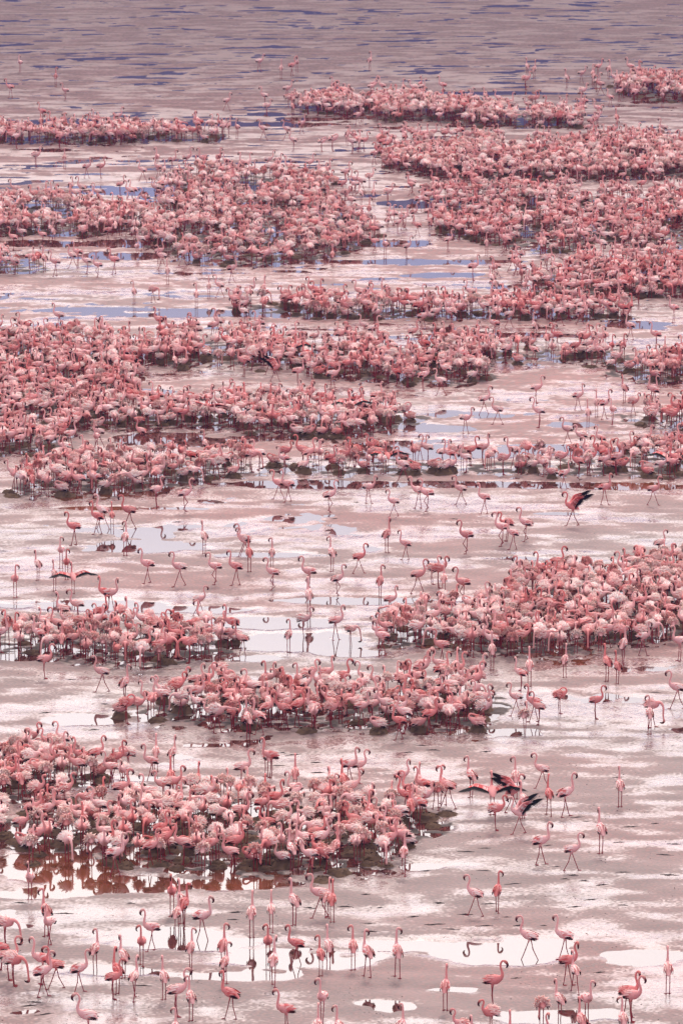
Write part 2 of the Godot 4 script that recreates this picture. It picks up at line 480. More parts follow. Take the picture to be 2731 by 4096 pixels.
# tail, trunk, neck, head and bill in one sweep
func trunk(g: Geo, lift: float, puff: float, neck: Array, look: Vector3, tilt := 0.0) -> void:
	var k := []
	for b in [[-0.245, 0.487, 0.012, 0.026], [-0.20, 0.505, 0.040, 0.05], [-0.13, 0.522, 0.072, 0.074], [-0.05, 0.533, 0.092, 0.088], [0.03, 0.540, 0.094, 0.088], [0.09, 0.553, 0.078, 0.074]]:
		var p := Vector3(0.09 + (b[0] - 0.09) * 0.83, b[1], 0)
		p.y += tilt * (b[0] + 0.02)
		k.append([p + Vector3(0, lift, 0), b[2] * puff, b[3] * puff, SKIN.lerp(BLUSH, 0.2 + 1.2 * clampf(b[0] + 0.1, 0, 1))])
	var radii := [0.052, 0.034, 0.026, 0.0225, 0.0205, 0.0195, 0.019]
	for j in neck.size():
		var r: float = radii[mini(j, 6)]
		k.append([(neck[j] as Vector3) + Vector3(0, lift, 0), r, r * 0.95, BLUSH.lerp(NECK, minf(1.0, j / 3.0))])
	var e: Vector3 = (neck[-1] as Vector3) + Vector3(0, lift, 0)
	var f := look.normalized()
	var side := Vector3.UP.cross(f).normalized() if absf(f.y) < 0.9 else Vector3(0, 0, 1)
	var down := side.cross(f).normalized()
	if f.y < -0.9: down = Vector3(-1, 0, 0)
	k.append([e + f * 0.030 + down * 0.002, 0.030, 0.026, FACE])
	k.append([e + f * 0.056 + down * 0.014, 0.029, 0.024, FACE.lerp(BILL, 0.45)])
	k.append([e + f * 0.080 + down * 0.036, 0.026, 0.020, BILL])
	k.append([e + f * 0.092 + down * 0.066, 0.022, 0.016, BILL.lerp(TIP, 0.5)])
	k.append([e + f * 0.086 + down * 0.096, 0.015, 0.012, TIP])
	k.append([e + f * 0.070 + down * 0.116, 0.004, 0.004, TIP])
	loft(g, k, 12, 3)
	# eyes
	for s in [-1.0, 1.0]:
		loft(g, [[e + f * 0.034 + down * -0.006 + side * s * 0.0225, 0.004, 0.004, TIP], [e + f * 0.034 + down * -0.006 + side * s * 0.026, 0.002, 0.002, TIP]], 5, 1, f)

func leg(g: Geo, s: float, hip: Vector2, ankle: Vector2, foot: Vector2, toe := 0.0) -> void:
	var z := 0.036 * s
	loft(g, [
		[Vector3(hip.x, hip.y + 0.05, z), 0.030, 0.026, BLUSH], [Vector3(hip.x, hip.y, z), 0.020, 0.018, NECK],
		[Vector3(lerpf(hip.x, ankle.x, 0.35), lerpf(hip.y, ankle.y, 0.35), z), 0.0105, 0.0105, LEG],
		[Vector3(lerpf(hip.x, ankle.x, 0.92), lerpf(hip.y, ankle.y, 0.92), z), 0.0095, 0.0095, LEG], [Vector3(ankle.x, ankle.y, z), 0.0145, 0.0135, LEG],
		[Vector3(lerpf(ankle.x, foot.x, 0.1), lerpf(ankle.y, foot.y, 0.1), z), 0.0095, 0.0095, LEG], [Vector3(foot.x, foot.y + 0.012, z), 0.0095, 0.0095, LEG]], 6, 2, Vector3(0, 0, 1))
	# three webbed toes and a hind toe
	var o := Vector3(foot.x, foot.y + 0.012, z)
	var c := LEG * 0.8
	var tip := []
	for a in [-0.55, 0.0, 0.55]:
		var d := Vector3(cos(a), -0.12 + toe, sin(a)) * 0.078
		loft(g, [[o, 0.008, 0.009, c], [o + d * 0.6, 0.005, 0.007, c], [o + d, 0.002, 0.003, c]], 5, 1, Vector3.UP)
		tip.append(o + d * 0.85)
	for p in [[0, 1], [1, 2]]:
		for n in [Vector3.UP, Vector3.DOWN]:
			var a := g.vert(o + n * 0.002, n, c)
			g.tri(a, g.vert(tip[p[0]] + n * 0.002, n, c), g.vert(tip[p[1]] + n * 0.002, n, c))
	loft(g, [[o, 0.006, 0.006, c], [o + Vector3(-0.03, -0.01, 0), 0.002, 0.002, c]], 5, 1, Vector3.UP)

# one feather: a bent blade with a raised middle
func blade(g: Geo, root: Vector3, dir: Vector3, across: Vector3, bend: Vector3, long: float, wide: float, a: Color, b: Color) -> void:
	var last := []
	for k in 4:
		var t := k / 3.0
		var p := root + dir * long * t + bend * long * t * t
		var tan := (dir + bend * 2.0 * t).normalized()
		var nn := across.cross(tan).normalized()
		var w: float = wide * [0.45, 1.0, 0.85, 0.06][k]
		var c := a.lerp(b, t)
		var row := [g.vert(p - across * w * 0.5, (nn - across * 0.5).normalized(), c), g.vert(p + nn * wide * 0.16, nn, c), g.vert(p + across * w * 0.5, (nn + across * 0.5).normalized(), c)]
		if k:
			for q in 2:
				g.tri(last[q], last[q + 1], row[q])
				g.tri(last[q + 1], row[q + 1], row[q])
		last = row

func body_point(u: float, a: float, s: float, lift: float, puff: float, tilt: float) -> Vector3:
	var t := clampf((u + 0.24) / 0.36, 0.0, 1.0)
	var r := 0.098 * pow(maxf(0.0, sin(PI * (0.08 + 0.80 * t))), 0.7) * puff
	return Vector3(0.09 + (u - 0.09) * 0.83, 0.495 + 0.06 * t + lift + tilt * (u + 0.02) + r * cos(a), s * r * 0.95 * sin(a))

# a folded wing: overlapping feathers down the flank, dark flight feathers at the hind end
func folded_wing(g: Geo, s: float, lift: float, puff: float, tilt: float, red: float, loose: float) -> void:
	for row in 5:
		var a := deg_to_rad([22.0, 46.0, 70.0, 92.0, 112.0][row])
		var n: int = [7, 8, 8, 8, 6][row]
		for k in n:
			var u := lerpf(0.085, -0.15, (k + rng.randf() * 0.4) / n)
			var p := body_point(u, a, s, lift, puff * 1.05, tilt)
			var q := body_point(u, a + 0.1, s, lift, puff * 1.05, tilt)
			var across := (q - p).normalized()
			var out := Vector3(0, p.y - 0.53 - lift, p.z).normalized()
			var dir := (Vector3(-1, -0.10 + tilt * 0.5, 0) + out * (0.06 + loose * rng.randf_range(0.1, 0.9)) + across * rng.randf_range(-0.15, 0.15)).normalized()
			var c := PALE.lerp(BLUSH, rng.randf() * 0.5)
			var e := PALE.lerp(BLUSH, rng.randf())
			if rng.randf() < red * [0.5, 1.0, 1.3, 1.2, 0.8][row]:
				c = CORAL.lerp(BLUSH, rng.randf_range(0.0, 0.45))
				e = c.lerp(PALE, rng.randf() * 0.35)
			if row >= 3 and k >= n - 3:
				c = BLACK.lerp(CORAL, rng.randf() * 0.15); e = BLACK
			blade(g, p, dir, across, -out * 0.10 + Vector3(0, -0.05, 0), rng.randf_range(0.09, 0.13), 0.028, c, e)

# loose plumes standing up off the back of a bird that ruffles its feathers
func plumes(g: Geo, lift: float, puff: float, tilt: float, count: int) -> void:
	for k in count * 2:
		var u := rng.randf_range(-0.18, 0.07)
		var a := rng.randf_range(-1.7, 1.7)
		var s := signf(a)
		var p := body_point(u, absf(a), s, lift, puff * 0.92, tilt)
		var out := Vector3(0, p.y - 0.52 - lift, p.z).normalized()
		var dir := (out * rng.randf_range(0.35, 1.0) + Vector3(-1, 0.1, 0) * rng.randf_range(0.4, 1.1) + Vector3(rng.randf() - 0.5, rng.randf() - 0.5, rng.randf() - 0.5) * 0.5).normalized()
		var across := dir.cross(out + Vector3(0.01, 0, 0.3)).normalized()
		var c := BLUSH.lerp(PALE, rng.randf_range(0.3, 1.0))
		var e := PALE * rng.randf_range(0.98, 1.1)
		if rng.randf() < 0.13: e = CORAL.lerp(BLUSH, rng.randf() * 0.6)
		blade(g, p, dir, across, Vector3(-0.12, -0.28, 0) * rng.randf() - out * 0.1, rng.randf_range(0.07, 0.15), rng.randf_range(0.014, 0.024), c, e)

# an open wing along shoulder, wrist and tip, black flight feathers trailing
func open_wing(g: Geo, s: float, arm: Array, trail: Vector3) -> void:
	var pts := []
	for p in arm:
		pts.append(Vector3(p.x, p.y, p.z * s))
	var tr := Vector3(trail.x, trail.y, trail.z * s).normalized()
	loft(g, [[pts[0], 0.03, 0.03, BLUSH], [pts[1], 0.022, 0.02, BLUSH], [pts[2], 0.018, 0.016, CORAL.lerp(BLUSH, 0.4)], [pts[3], 0.006, 0.006, BLACK]], 7, 4, Vector3(0, 1, 0))
	for k in 26:
		var t := k / 25.0 * 2.999
		var seg := int(t)
		var p := (pts[seg] as Vector3).lerp(pts[seg + 1], t - seg)
		var along: Vector3 = (pts[3] - pts[1]).normalized()
		var dir := tr.lerp((along + tr * 0.25).normalized(), pow(k / 25.0, 3.0)).normalized()
		blade(g, p, dir, (along - dir * along.dot(dir)).normalized(), Vector3(0, -0.06, 0), 0.19 + 0.04 * sin(k * 0.12) + (0.05 if k > 17 else 0.0), 0.034, BLACK, BLACK)
		for lay in [0, 1]:
			var c := CORAL.lerp(BLUSH, rng.randf() * 0.5) if rng.randf() < 0.6 else PALE.lerp(BLUSH, rng.randf())
			if k < 22:
				blade(g, p + Vector3(0, 0.010 - 0.02 * lay, 0), dir, (along - dir * along.dot(dir)).normalized(), Vector3(0, 0.02, 0), 0.145 - k * 0.003, 0.04, c, c)

var kinds := {}
var down_mat: StandardMaterial3D
var tints := {}

# makes one pose: the body with legs as one mesh, each wing, and the plumes of a ruffled bird
func pose(id: String, lift: float, puff: float, tilt: float, neck: Array, look: Vector3, legs: int, wings: int, ruffle: int, mat: Material, red := 0.3) -> void:
	var b := Geo.new()
	var nk := []
	for p in neck: nk.append(Vector3(p[0], p[1], p[2] if p.size() > 2 else 0.0))
	trunk(b, lift, puff, nk, look, tilt)
	match legs:
		1:
			leg(b, -1, Vector2(-0.02, 0.44), Vector2(-0.035, 0.235), Vector2(-0.015, 0)); leg(b, 1, Vector2(-0.02, 0.44), Vector2(-0.02, 0.235), Vector2(0.005, 0))
		2:
			leg(b, -1, Vector2(-0.01, 0.44), Vector2(0.06, 0.245), Vector2(0.15, 0)); leg(b, 1, Vector2(-0.03, 0.44), Vector2(-0.075, 0.235), Vector2(-0.19, 0.0), -0.05)
		3:
			leg(b, -1, Vector2(-0.02, 0.44), Vector2(-0.015, 0.235), Vector2(0.02, 0)); leg(b, 1, Vector2(-0.02, 0.44), Vector2(0.075, 0.275), Vector2(-0.05, 0.075), -0.5)
		4:
			leg(b, -1, Vector2(-0.01, 0.44), Vector2(0.025, 0.24), Vector2(0.075, 0)); leg(b, 1, Vector2(-0.03, 0.44), Vector2(-0.05, 0.235), Vector2(-0.085, 0), 0.0)
	if legs == 5:
		leg(b, -1, Vector2(-0.01, 0.44), Vector2(0.035, 0.24), Vector2(0.10, 0)); leg(b, 1, Vector2(-0.03, 0.44), Vector2(-0.045, 0.235), Vector2(-0.11, 0.0), -0.03)
	var parts := {"body": b, "wing": [], "plumes": null}
	for s in [-1.0, 1.0]:
		var w := Geo.new()
		match wings:
			0: folded_wing(w, s, lift, puff, tilt, red, 0.0)
			1: folded_wing(w, s, lift, puff, tilt, red, 0.6)
			2: open_wing(w, s, [Vector3(0.06, 0.585, 0.06), Vector3(0.09, 0.635, 0.20), Vector3(0.10, 0.665, 0.36), Vector3(0.0, 0.60, 0.54)], Vector3(-0.85, -0.38, 0.15))
			3: open_wing(w, s, [Vector3(0.06, 0.585, 0.06), Vector3(-0.02, 0.72, 0.13), Vector3(-0.10, 0.80, 0.16), Vector3(-0.33, 0.86, 0.20)], Vector3(-0.75, -0.62, 0.08))
		parts.wing.append(w)
	if ruffle:
		var p := Geo.new()
		plumes(p, lift, puff, tilt, ruffle)
		parts.plumes = p
	var whole := Geo.new()
	whole.join(b); whole.join(parts.wing[0]); whole.join(parts.wing[1])
	kinds[id] = {
		"body": b.mesh(mat), "left": parts.wing[0].mesh(mat), "right": parts.wing[1].mesh(mat), "plumes": parts.plumes.mesh(down_mat) if ruffle else null, "whole": whole.mesh(mat)}
	if ruffle: parts.plumes.mesh(down_mat, kinds[id].whole)

func make_poses() -> void:
	var m := StandardMaterial3D.new()
	m.vertex_color_use_as_albedo = true
	m.roughness = 0.75
	m.metallic_specular = 0.3
	down_mat = m.duplicate()
	down_mat.backlight = Color(0.7, 0.62, 0.6)
	for t in [["W", Color(1.06, 1.10, 1.09)], ["P", Color(1.02, 0.98, 0.97)], ["K", Color(0.95, 0.73, 0.72)], ["C", Color(0.88, 0.52, 0.51)]]:
		var c: StandardMaterial3D = m.duplicate()
		c.albedo_color = (t[1] as Color).linear_to_srgb()
		var d: StandardMaterial3D = down_mat.duplicate()
		d.albedo_color = (t[1] as Color).lerp(Color(1.06, 1.06, 1.04), 0.65).linear_to_srgb()
		tints[t[0]] = {"mat": c, "down": d, "color": t[1]}
	var F := Vector3(1, -0.25, 0)
	var S := [[0.135, 0.585], [0.165, 0.63], [0.168, 0.69], [0.148, 0.75], [0.132, 0.81], [0.138, 0.87], [0.168, 0.915], [0.195, 0.92]]
	var U := [[0.125, 0.59], [0.145, 0.635], [0.142, 0.70], [0.135, 0.77], [0.132, 0.84], [0.136, 0.90], [0.150, 0.93]]
	var UL := [[0.125, 0.59], [0.145, 0.635], [0.142, 0.70], [0.135, 0.77], [0.13, 0.84], [0.132, 0.90, -0.006], [0.134, 0.93, -0.024]]
	var UR := [[0.125, 0.59], [0.145, 0.635], [0.142, 0.70], [0.135, 0.77], [0.13, 0.84], [0.132, 0.90, 0.006], [0.134, 0.93, 0.024]]
	var D := [[0.13, 0.575], [0.185, 0.575], [0.24, 0.53], [0.275, 0.45], [0.29, 0.36], [0.30, 0.27], [0.305, 0.20]]
	var R := [[0.135, 0.585], [0.18, 0.61], [0.20, 0.66], [0.175, 0.71], [0.12, 0.715], [0.06, 0.69, 0.03], [0.02, 0.67, 0.05]]
	var Q := [[0.13, 0.58], [0.165, 0.615], [0.172, 0.67], [0.152, 0.725], [0.145, 0.775], [0.168, 0.815], [0.20, 0.815]]
	var H := [[0.13, 0.58], [0.18, 0.60], [0.235, 0.60], [0.29, 0.585], [0.34, 0.58], [0.385, 0.585]]
	pose("s", 0, 1, 0.1, S, F, 1, 0, 0, m)
	pose("s2", 0, 1, 0.1, S, Vector3(0.35, -0.2, 0.9), 4, 0, 0, m, 0.5)
	pose("u", 0, 1, 0.25, U, F, 1, 0, 0, m, 0.4)
	pose("ul", 0, 1, 0.25, UL, Vector3(0.2, -0.2, -1), 1, 0, 0, m, 0.45)
	pose("ur", 0, 1, 0.25, UR, Vector3(0.2, -0.2, 1), 4, 0, 0, m, 0.45)
	pose("w", 0, 1, 0.12, S, F, 2, 0, 0, m)
	pose("k", 0, 1, 0.12, S, F, 3, 0, 0, m)
	pose("d", 0, 1.04, -0.1, D, Vector3(0.35, -0.95, 0), 1, 1, 30, m)
	pose("p", 0, 1.05, 0.0, R, Vector3(-1, -0.35, 0.3), 1, 0, 16, m)
	pose("q", 0, 1.16, 0.05, Q, F, 1, 1, 120, m)
	pose("q2", 0, 1.18, 0.0, H, Vector3(1, -0.5, 0), 4, 1, 120, m)
	pose("q3", 0, 1.16, -0.05, D, Vector3(0.35, -0.95, 0), 1, 1, 110, m)
	pose("q4", 0, 1.14, 0.1, Q, Vector3(0.3, -0.3, -0.9), 4, 1, 110, m, 0.5)
	var S3 := [[0.135, 0.585], [0.175, 0.62], [0.186, 0.675], [0.165, 0.73], [0.15, 0.78], [0.165, 0.83], [0.20, 0.85]]
	var S4 := [[0.13, 0.58], [0.178, 0.62], [0.20, 0.68], [0.198, 0.745], [0.19, 0.805], [0.198, 0.86], [0.228, 0.885]]
	var S5 := [[0.135, 0.585], [0.16, 0.63], [0.158, 0.70], [0.145, 0.77], [0.135, 0.84], [0.145, 0.905, 0.01], [0.165, 0.94, 0.025]]
	pose("s3", 0, 1.06, 0.05, S3, Vector3(0.9, -0.35, 0.35), 1, 1, 40, m, 0.4)
	pose("s4", 0, 1, 0.0, S4, Vector3(1, -0.45, -0.3), 4, 0, 0, m, 0.2)
	pose("s5", 0, 0.97, 0.2, S5, Vector3(0.7, -0.1, 0.7), 1, 0, 0, m, 0.6)
	pose("w2", 0, 0.97, 0.18, S5, F, 5, 0, 0, m, 0.5)
	pose("d2", 0, 1.05, -0.05, [[0.13, 0.575], [0.185, 0.575, 0.02], [0.225, 0.53, 0.05], [0.24, 0.45, 0.08], [0.235, 0.36, 0.10], [0.235, 0.28, 0.11], [0.245, 0.22, 0.115]], Vector3(0.3, -0.95, 0.2), 4, 1, 60, m, 0.4)
	pose("p2", 0, 1.08, 0.05, [[0.135, 0.585], [0.175, 0.60], [0.185, 0.65], [0.16, 0.70, -0.02], [0.11, 0.71, -0.06], [0.06, 0.68, -0.10], [0.03, 0.63, -0.13]], Vector3(-0.7, -0.7, -0.1), 1, 1, 70, m, 0.5)
	pose("z", -0.40, 1.06, 0.1, [[0.13, 0.58], [0.165, 0.615], [0.17, 0.67], [0.15, 0.73], [0.14, 0.79], [0.165, 0.83], [0.195, 0.83]], F, 0, 0, 14, m)
	pose("z2", -0.40, 1.1, 0.05, R, Vector3(-1, -0.35, 0.3), 0, 1, 40, m)
	pose("m", 0, 1.02, 0.15, S, F, 1, 2, 0, m, 0.6)
	pose("n", 0, 1.02, 0.2, S, F, 2, 3, 0, m, 0.6)

# ---------------------------------------------------------------- the birds
var flock := []      # every bird: x, z, y, pose, yaw, tone, colony, scale, words

func put_bird(x: float, z: float, id: String, face: String, tone: String, where := "", lift := 0.0) -> Dictionary:
	var k := id
	var yaw: float = {"r": 0.0, "b": 90.0, "l": 180.0, "f": 270.0}[face]
	if id == "u" and face in ["l", "r"]:
		if rng.randf() < 0.7:
			k = "ul" if face == "l" else "ur"; yaw = 90.0
		else:
			k = "ur" if face == "l" else "ul"; yaw = 270.0
	elif id == "s":
		k = ["s", "s2", "s3", "s4", "s5", "s"][rng.randi() % 6]
	elif id == "w" and rng.randf() < 0.5:
		k = "w2"
	elif id == "d" and rng.randf() < 0.5:
		k = "d2"
	elif id == "p" and rng.randf() < 0.5:
		k = "p2"
	elif id == "q":
		k = ["q", "q2", "q3", "q4"][rng.randi() % 4]
	elif id == "z" and rng.randf() < 0.45:
		k = "z2"
	yaw += rng.randf_range(-28, 28)
	var b := {"x": x, "z": z, "y": ground_y(x, z) - 0.004 + lift, "id": k, "yaw": yaw, "tone": tone, "face": face, "where": where, "size": rng.randf_range(1.0, 1.22) if id != "z" else rng.randf_range(1.05, 1.15)}
	flock.append(b)
	return b

# loose birds: foot position in an enlargement of the photograph (left, top, pixels per pixel), pose, way it faces, tone
func loose(left: float, top: float, scale: float, rows: String) -> void:
	for s in rows.split(" ", false):
		var p := s.split(",")
		var at := flat(left + float(p[0]) * scale, top + float(p[1]) * scale)
		put_bird(at.x, at.y, p[2], p[3], p[4], "loose")

func inside_any(p: Vector2) -> bool:
	for c in colonies:
		if Geometry2D.is_point_in_polygon(p, c.poly): return true
	return false

var nests := []

func make_birds() -> void:
	make_poses()
	var e := 0.6378
	loose(0, 3500, e, "190,155,u,f,P 292,392,u,l,K 310,460,w,f,P 42,470,d,r,K 8,600,s,l,K 60,665,s,r,K 92,700,q,r,C 265,690,s,l,P 350,715,w,l,C 272,765,w,r,P 500,738,w,r,P 600,602,u,l,P 776,655,u,b,P 715,785,s,r,C 738,752,s,b,C 845,785,w,b,P 890,570,u,l,C 950,482,w,l,P 1030,788,u,b,P 1080,262,u,f,C 1112,368,u,b,P 1157,335,u,r,C 1140,310,u,b,P 1272,412,w,r,W 1198,597,u,r,P 1400,600,u,r,K 1412,692,s,b,P 1112,895,s,r,P 1198,922,u,l,P 1445,910,w,l,C 550,1060,s,l,P 1100,1110,u,l,P")
	loose(900, 3500, e, "168,395,u,b,P 290,355,w,b,P 433,325,u,b,P 592,272,w,l,P 640,278,u,b,P 672,305,u,b,C 270,565,u,l,C 446,565,w,l,C 305,705,w,b,W 600,645,u,l,C 648,588,u,b,W 803,602,u,l,K 892,650,u,r,P 1080,655,u,r,P 378,1010,s,l,K 608,935,u,l,P 580,1110,u,b,P 720,1115,u,l,P 1100,1110,u,l,P 1380,858,u,b,K 1485,1090,s,l,K")
	loose(1731, 3500, e, "262,262,w,l,P 402,242,u,r,C 600,532,w,l,P 820,532,w,l,W 845,695,s,r,C 888,742,w,b,P 378,835,s,r,C 355,1010,q,l,C 678,965,q,b,K 790,912,u,b,P 965,935,u,r,P 928,1070,u,b,K 670,1120,s,r,K 485,1150,u,b,K 1222,900,s,r,C 1245,928,s,r,K 1188,1065,u,l,P 1470,752,u,b,P 255,1170,u,b,P")
	loose(1731, 2860, e, "238,522,u,l,P 680,467,w,l,P 515,535,u,l,P 90,590,w,l,K 65,565,u,r,K 370,632,m,b,K 500,615,n,r,K 565,660,s,b,P 395,730,s,r,C 535,750,n,l,W 725,640,w,b,C 830,645,w,r,P 1170,582,u,b,P 1050,877,u,b,P 675,945,w,r,P 870,980,w,r,P")
	loose(900, 2860, e, "780,445,w,r,P 840,440,k,r,P 258,390,u,l,P 285,395,s,l,K 440,510,u,b,K 745,560,u,b,C 1120,1010,w,b,P 1105,510,s,r,W 1210,540,u,b,P 1240,560,s,l,K 110,470,s,r,P")
	loose(0, 2860, e, "1085,358,u,b,P 980,358,u,b,P 950,410,w,l,P 800,375,p,l,W 735,395,w,r,C 1085,555,s,r,K 725,1015,w,r,W 945,960,s,r,K 232,885,s,r,K")
	loose(0, 2380, e, "285,530,s,r,K 640,612,w,l,P 810,238,u,b,W 1455,300,s,l,K 1520,385,s,l,K 785,690,u,r,P 400,220,s,l,P 485,180,s,l,P")
	loose(900, 2380, e, "400,365,u,l,P 495,265,s,r,W 695,282,s,r,P 790,318,d,r,P 525,135,u,b,W 985,385,w,l,P 1355,450,s,l,K 215,880,w,l,P 1090,910,w,l,C 1440,590,u,b,P 1215,590,s,r,K")
	loose(1731, 2380, e, "548,602,s,l,W 603,578,u,b,P 825,520,u,b,P 1088,545,u,b,C 1153,562,u,b,C 795,748,p,r,C 1020,780,s,r,C 1525,715,w,l,P 1372,830,d,r,K 1355,875,u,l,P 575,870,q,b,W 660,820,s,l,K 630,800,w,l,K 370,475,u,b,P 1540,415,s,l,P 900,300,m,f,K")
	loose(0, 1850, e, "465,522,s,l,C 385,665,u,r,W 240,745,u,b,P 420,740,u,r,C 98,852,u,r,K 345,812,u,b,P 460,830,m,b,K 615,452,w,l,C 645,415,w,l,W 705,428,w,b,C 810,418,w,l,C 788,588,u,l,W 925,760,w,l,P 1125,778,w,l,P 1280,575,u,b,W 1350,770,k,l,P 1480,775,w,l,K 1535,590,w,l,P 1160,312,k,r,P 985,278,s,r,P 660,930,s,l,C 700,940,s,r,P")
	loose(900, 1850, e, "335,232,w,l,K 395,248,w,l,P 655,316,k,r,P 900,258,s,r,P 1055,343,w,l,P 1265,308,k,l,P 1210,288,s,l,P 1475,265,w,l,P 1015,570,u,b,K 1130,612,w,l,P 1510,577,k,l,K 120,590,w,l,P 153,692,u,b,C 295,680,u,l,P 670,688,u,l,W 840,702,w,r,C 300,802,k,l,P 525,810,k,l,P 705,838,k,r,P 972,860,u,r,K 1210,830,w,r,K 1300,770,s,r,P 1370,850,u,b,P 1340,795,s,r,C 1490,878,k,l,K 525,940,u,b,W")
	loose(1731, 1850, e, "320,325,w,l,P 430,530,k,l,P 460,500,s,l,C 500,550,w,l,P 580,503,k,l,P 870,400,n,l,C 1075,270,w,r,K 1380,272,w,r,K 820,165,w,r,P 305,1000,s,r,W")
	e = 0.871
	loose(1365, 1200, e, "570,615,s,r,P 895,475,s,r,P 655,525,w,r,P 715,575,w,l,P 905,590,s,l,W 1035,665,w,l,P 1100,690,s,l,W 1190,700,w,l,P 1130,590,u,b,P 1170,540,u,b,P 1205,550,w,r,P 1425,470,s,r,P 1297,475,u,b,K 700,170,s,l,W 375,145,w,r,P 1000,120,w,r,P 210,790,m,b,C 45,560,m,b,P 1500,800,m,b,K")
	loose(0, 1200, e, "650,670,w,l,K 455,680,w,l,P 270,780,w,r,P 1265,375,n,r,K 1370,400,s,r,P 1120,115,s,l,W 1350,290,m,b,C 960,570,m,f,C")
	loose(0, 600, e, "617,710,u,l,P 705,700,d,r,K 168,80,s,r,P 298,90,u,r,P 400,130,w,r,P 465,130,s,r,K 555,210,s,r,P 615,235,w,l,P 450,245,s,l,P 770,620,u,b,W 745,550,w,l,P 335,545,w,l,P 400,570,s,l,W 450,585,k,l,P 525,570,s,l,K 255,580,s,l,P 1065,610,w,r,P 960,685,u,b,W 1010,680,w,l,P")
	loose(1365, 600, e, "60,210,s,l,P 45,285,w,l,P 130,175,s,r,P 215,245,s,r,P 320,210,w,l,K 90,255,u,b,W 430,310,u,b,P 240,350,s,l,P 405,385,u,b,K 200,500,u,r,P 300,500,s,r,P 490,470,s,r,P 605,600,s,r,P 710,590,w,l,K 690,650,u,b,W 785,560,w,r,P 825,600,k,l,P")
	e = 0.5102
	loose(0, 180, e, "160,215,u,r,W 440,330,u,r,K 85,415,s,l,K 515,435,k,l,P 335,600,s,l,K 325,690,u,b,K")
	loose(900, 180, e, "270,205,s,r,P 440,265,u,b,P 525,245,s,r,K 565,215,u,l,P 1135,200,u,l,P 15,515,w,r,P 310,480,s,l,P 330,555,s,r,P 95,735,u,r,P 300,745,w,l,P 485,745,w,l,P 600,695,w,r,P 535,835,s,l,P 760,840,p,r,P 845,835,p,r,P 995,855,s,l,W 1040,640,w,r,P 530,570,u,b,K")
	loose(1931, 180, e, "345,250,u,b,P 400,275,u,b,P 335,355,s,r,K 655,340,u,b,P 770,300,s,r,P 865,330,u,b,P 900,250,s,r,K 780,440,s,r,P 790,525,s,l,P 995,485,w,l,P 1045,660,u,b,K 820,735,s,r,P")
	for c in colonies:
		fill(c)
	for c in colonies:
		halo(c)
	make_nests()
	raise_flock()
	make_flakes()

# fills a colony with birds kept apart from each other
func fill(c: Dictionary) -> void:
	var lo := Vector2(INF, INF)
	var hi := -lo
	for p in c.poly:
		lo = lo.min(p); hi = hi.max(p)
	var taken := {}
	var near := -1
	var tries := 0
	var made := 0
	var apart := 0.36 if c.mix == "front" else 0.40
	var hold := 0.56 if c.called == "far colony" else 1.5 if c.called.ends_with("nest row") else 1.2
	var edge := 0.35 if c.called.ends_with("nest row") else 1.35 if c.called == "far colony" else 1.0
	var ragged := FastNoiseLite.new()
	ragged.seed = 77
	ragged.frequency = 0.35
	ragged.fractal_octaves = 2
	var most: int = int(c.count * (1.08 if c.called in ["front colony", "small left colony", "middle colony"] else 0.88))
	while made < most and tries < c.count * 90:
		tries += 1
		var p := Vector2(rng.randf_range(lo.x, hi.x), rng.randf_range(lo.y, hi.y))
		var n := ragged.get_noise_2d(p.x, p.y * 0.6)
		if not Geometry2D.is_point_in_polygon(p + Vector2(n, ragged.get_noise_2d(p.y, p.x) * 1.4) * edge, c.poly): continue
		if ragged.get_noise_2d(p.x * 0.9 + 70.0, p.y * 0.45) * 1.6 + hold < rng.randf() * 0.75: continue
		var cell := Vector2i(floori(p.x / 0.5), floori(p.y / 0.5))
		var ok := true
		for dx in [-1, 0, 1]:
			for dy in [-1, 0, 1]:
				for q in taken.get(cell + Vector2i(dx, dy), []):
					if p.distance_to(q) < apart: ok = false
		if not ok: continue
		if not taken.has(cell): taken[cell] = []
		taken[cell].append(p)
		var sx := on_screen(p.x, p.y).x
		if sx > 0.0 and sx < 2731.0: made += 1
		var r := rng.randf()
		var id := "s"
		match c.mix:
			"front": id = "q" if r < 0.48 else "s" if r < 0.74 else "z" if r < 0.84 else "d" if r < 0.91 else "p" if r < 0.95 else "u"
			"calm": id = "q" if r < 0.26 else "s" if r < 0.62 else "z" if r < 0.78 else "d" if r < 0.86 else "p" if r < 0.92 else "u"
			"ruffled": id = "q" if r < 0.68 else "s" if r < 0.84 else "z" if r < 0.90 else "d" if r < 0.96 else "p"
		var tr := rng.randf()
		var tone := "W" if tr < 0.30 else "P" if tr < 0.54 else "K" if tr < 0.79 else "C"
		var face: String = ["l", "r", "b", "f"][rng.randi() % 4]
		if id == "q" and rng.randf() < 0.5:
			face = "b" if rng.randf() < 0.6 else "f"
		if id in ["s", "z"]:
			face = "l" if rng.randf() < 0.5 else "r"
		if id == "z":
			var h := rng.randf_range(0.09, 0.18)
			var nest := {"x": p.x, "z": p.y, "h": h, "where": c.called, "sat": true}
			nests.append(nest)
			put_bird(p.x, p.y, "z", face, tone, c.called, h - 0.02)
		else:
			put_bird(p.x, p.y, id, face, tone, c.called)
			if rng.randf() < (0.6 if c.called == "front colony" else 0.14):
				nests.append({"x": p.x + rng.randf_range(-0.4, 0.4), "z": p.y + rng.randf_range(-0.1, 0.5), "h": rng.randf_range(0.05, 0.13), "where": c.called, "sat": false})

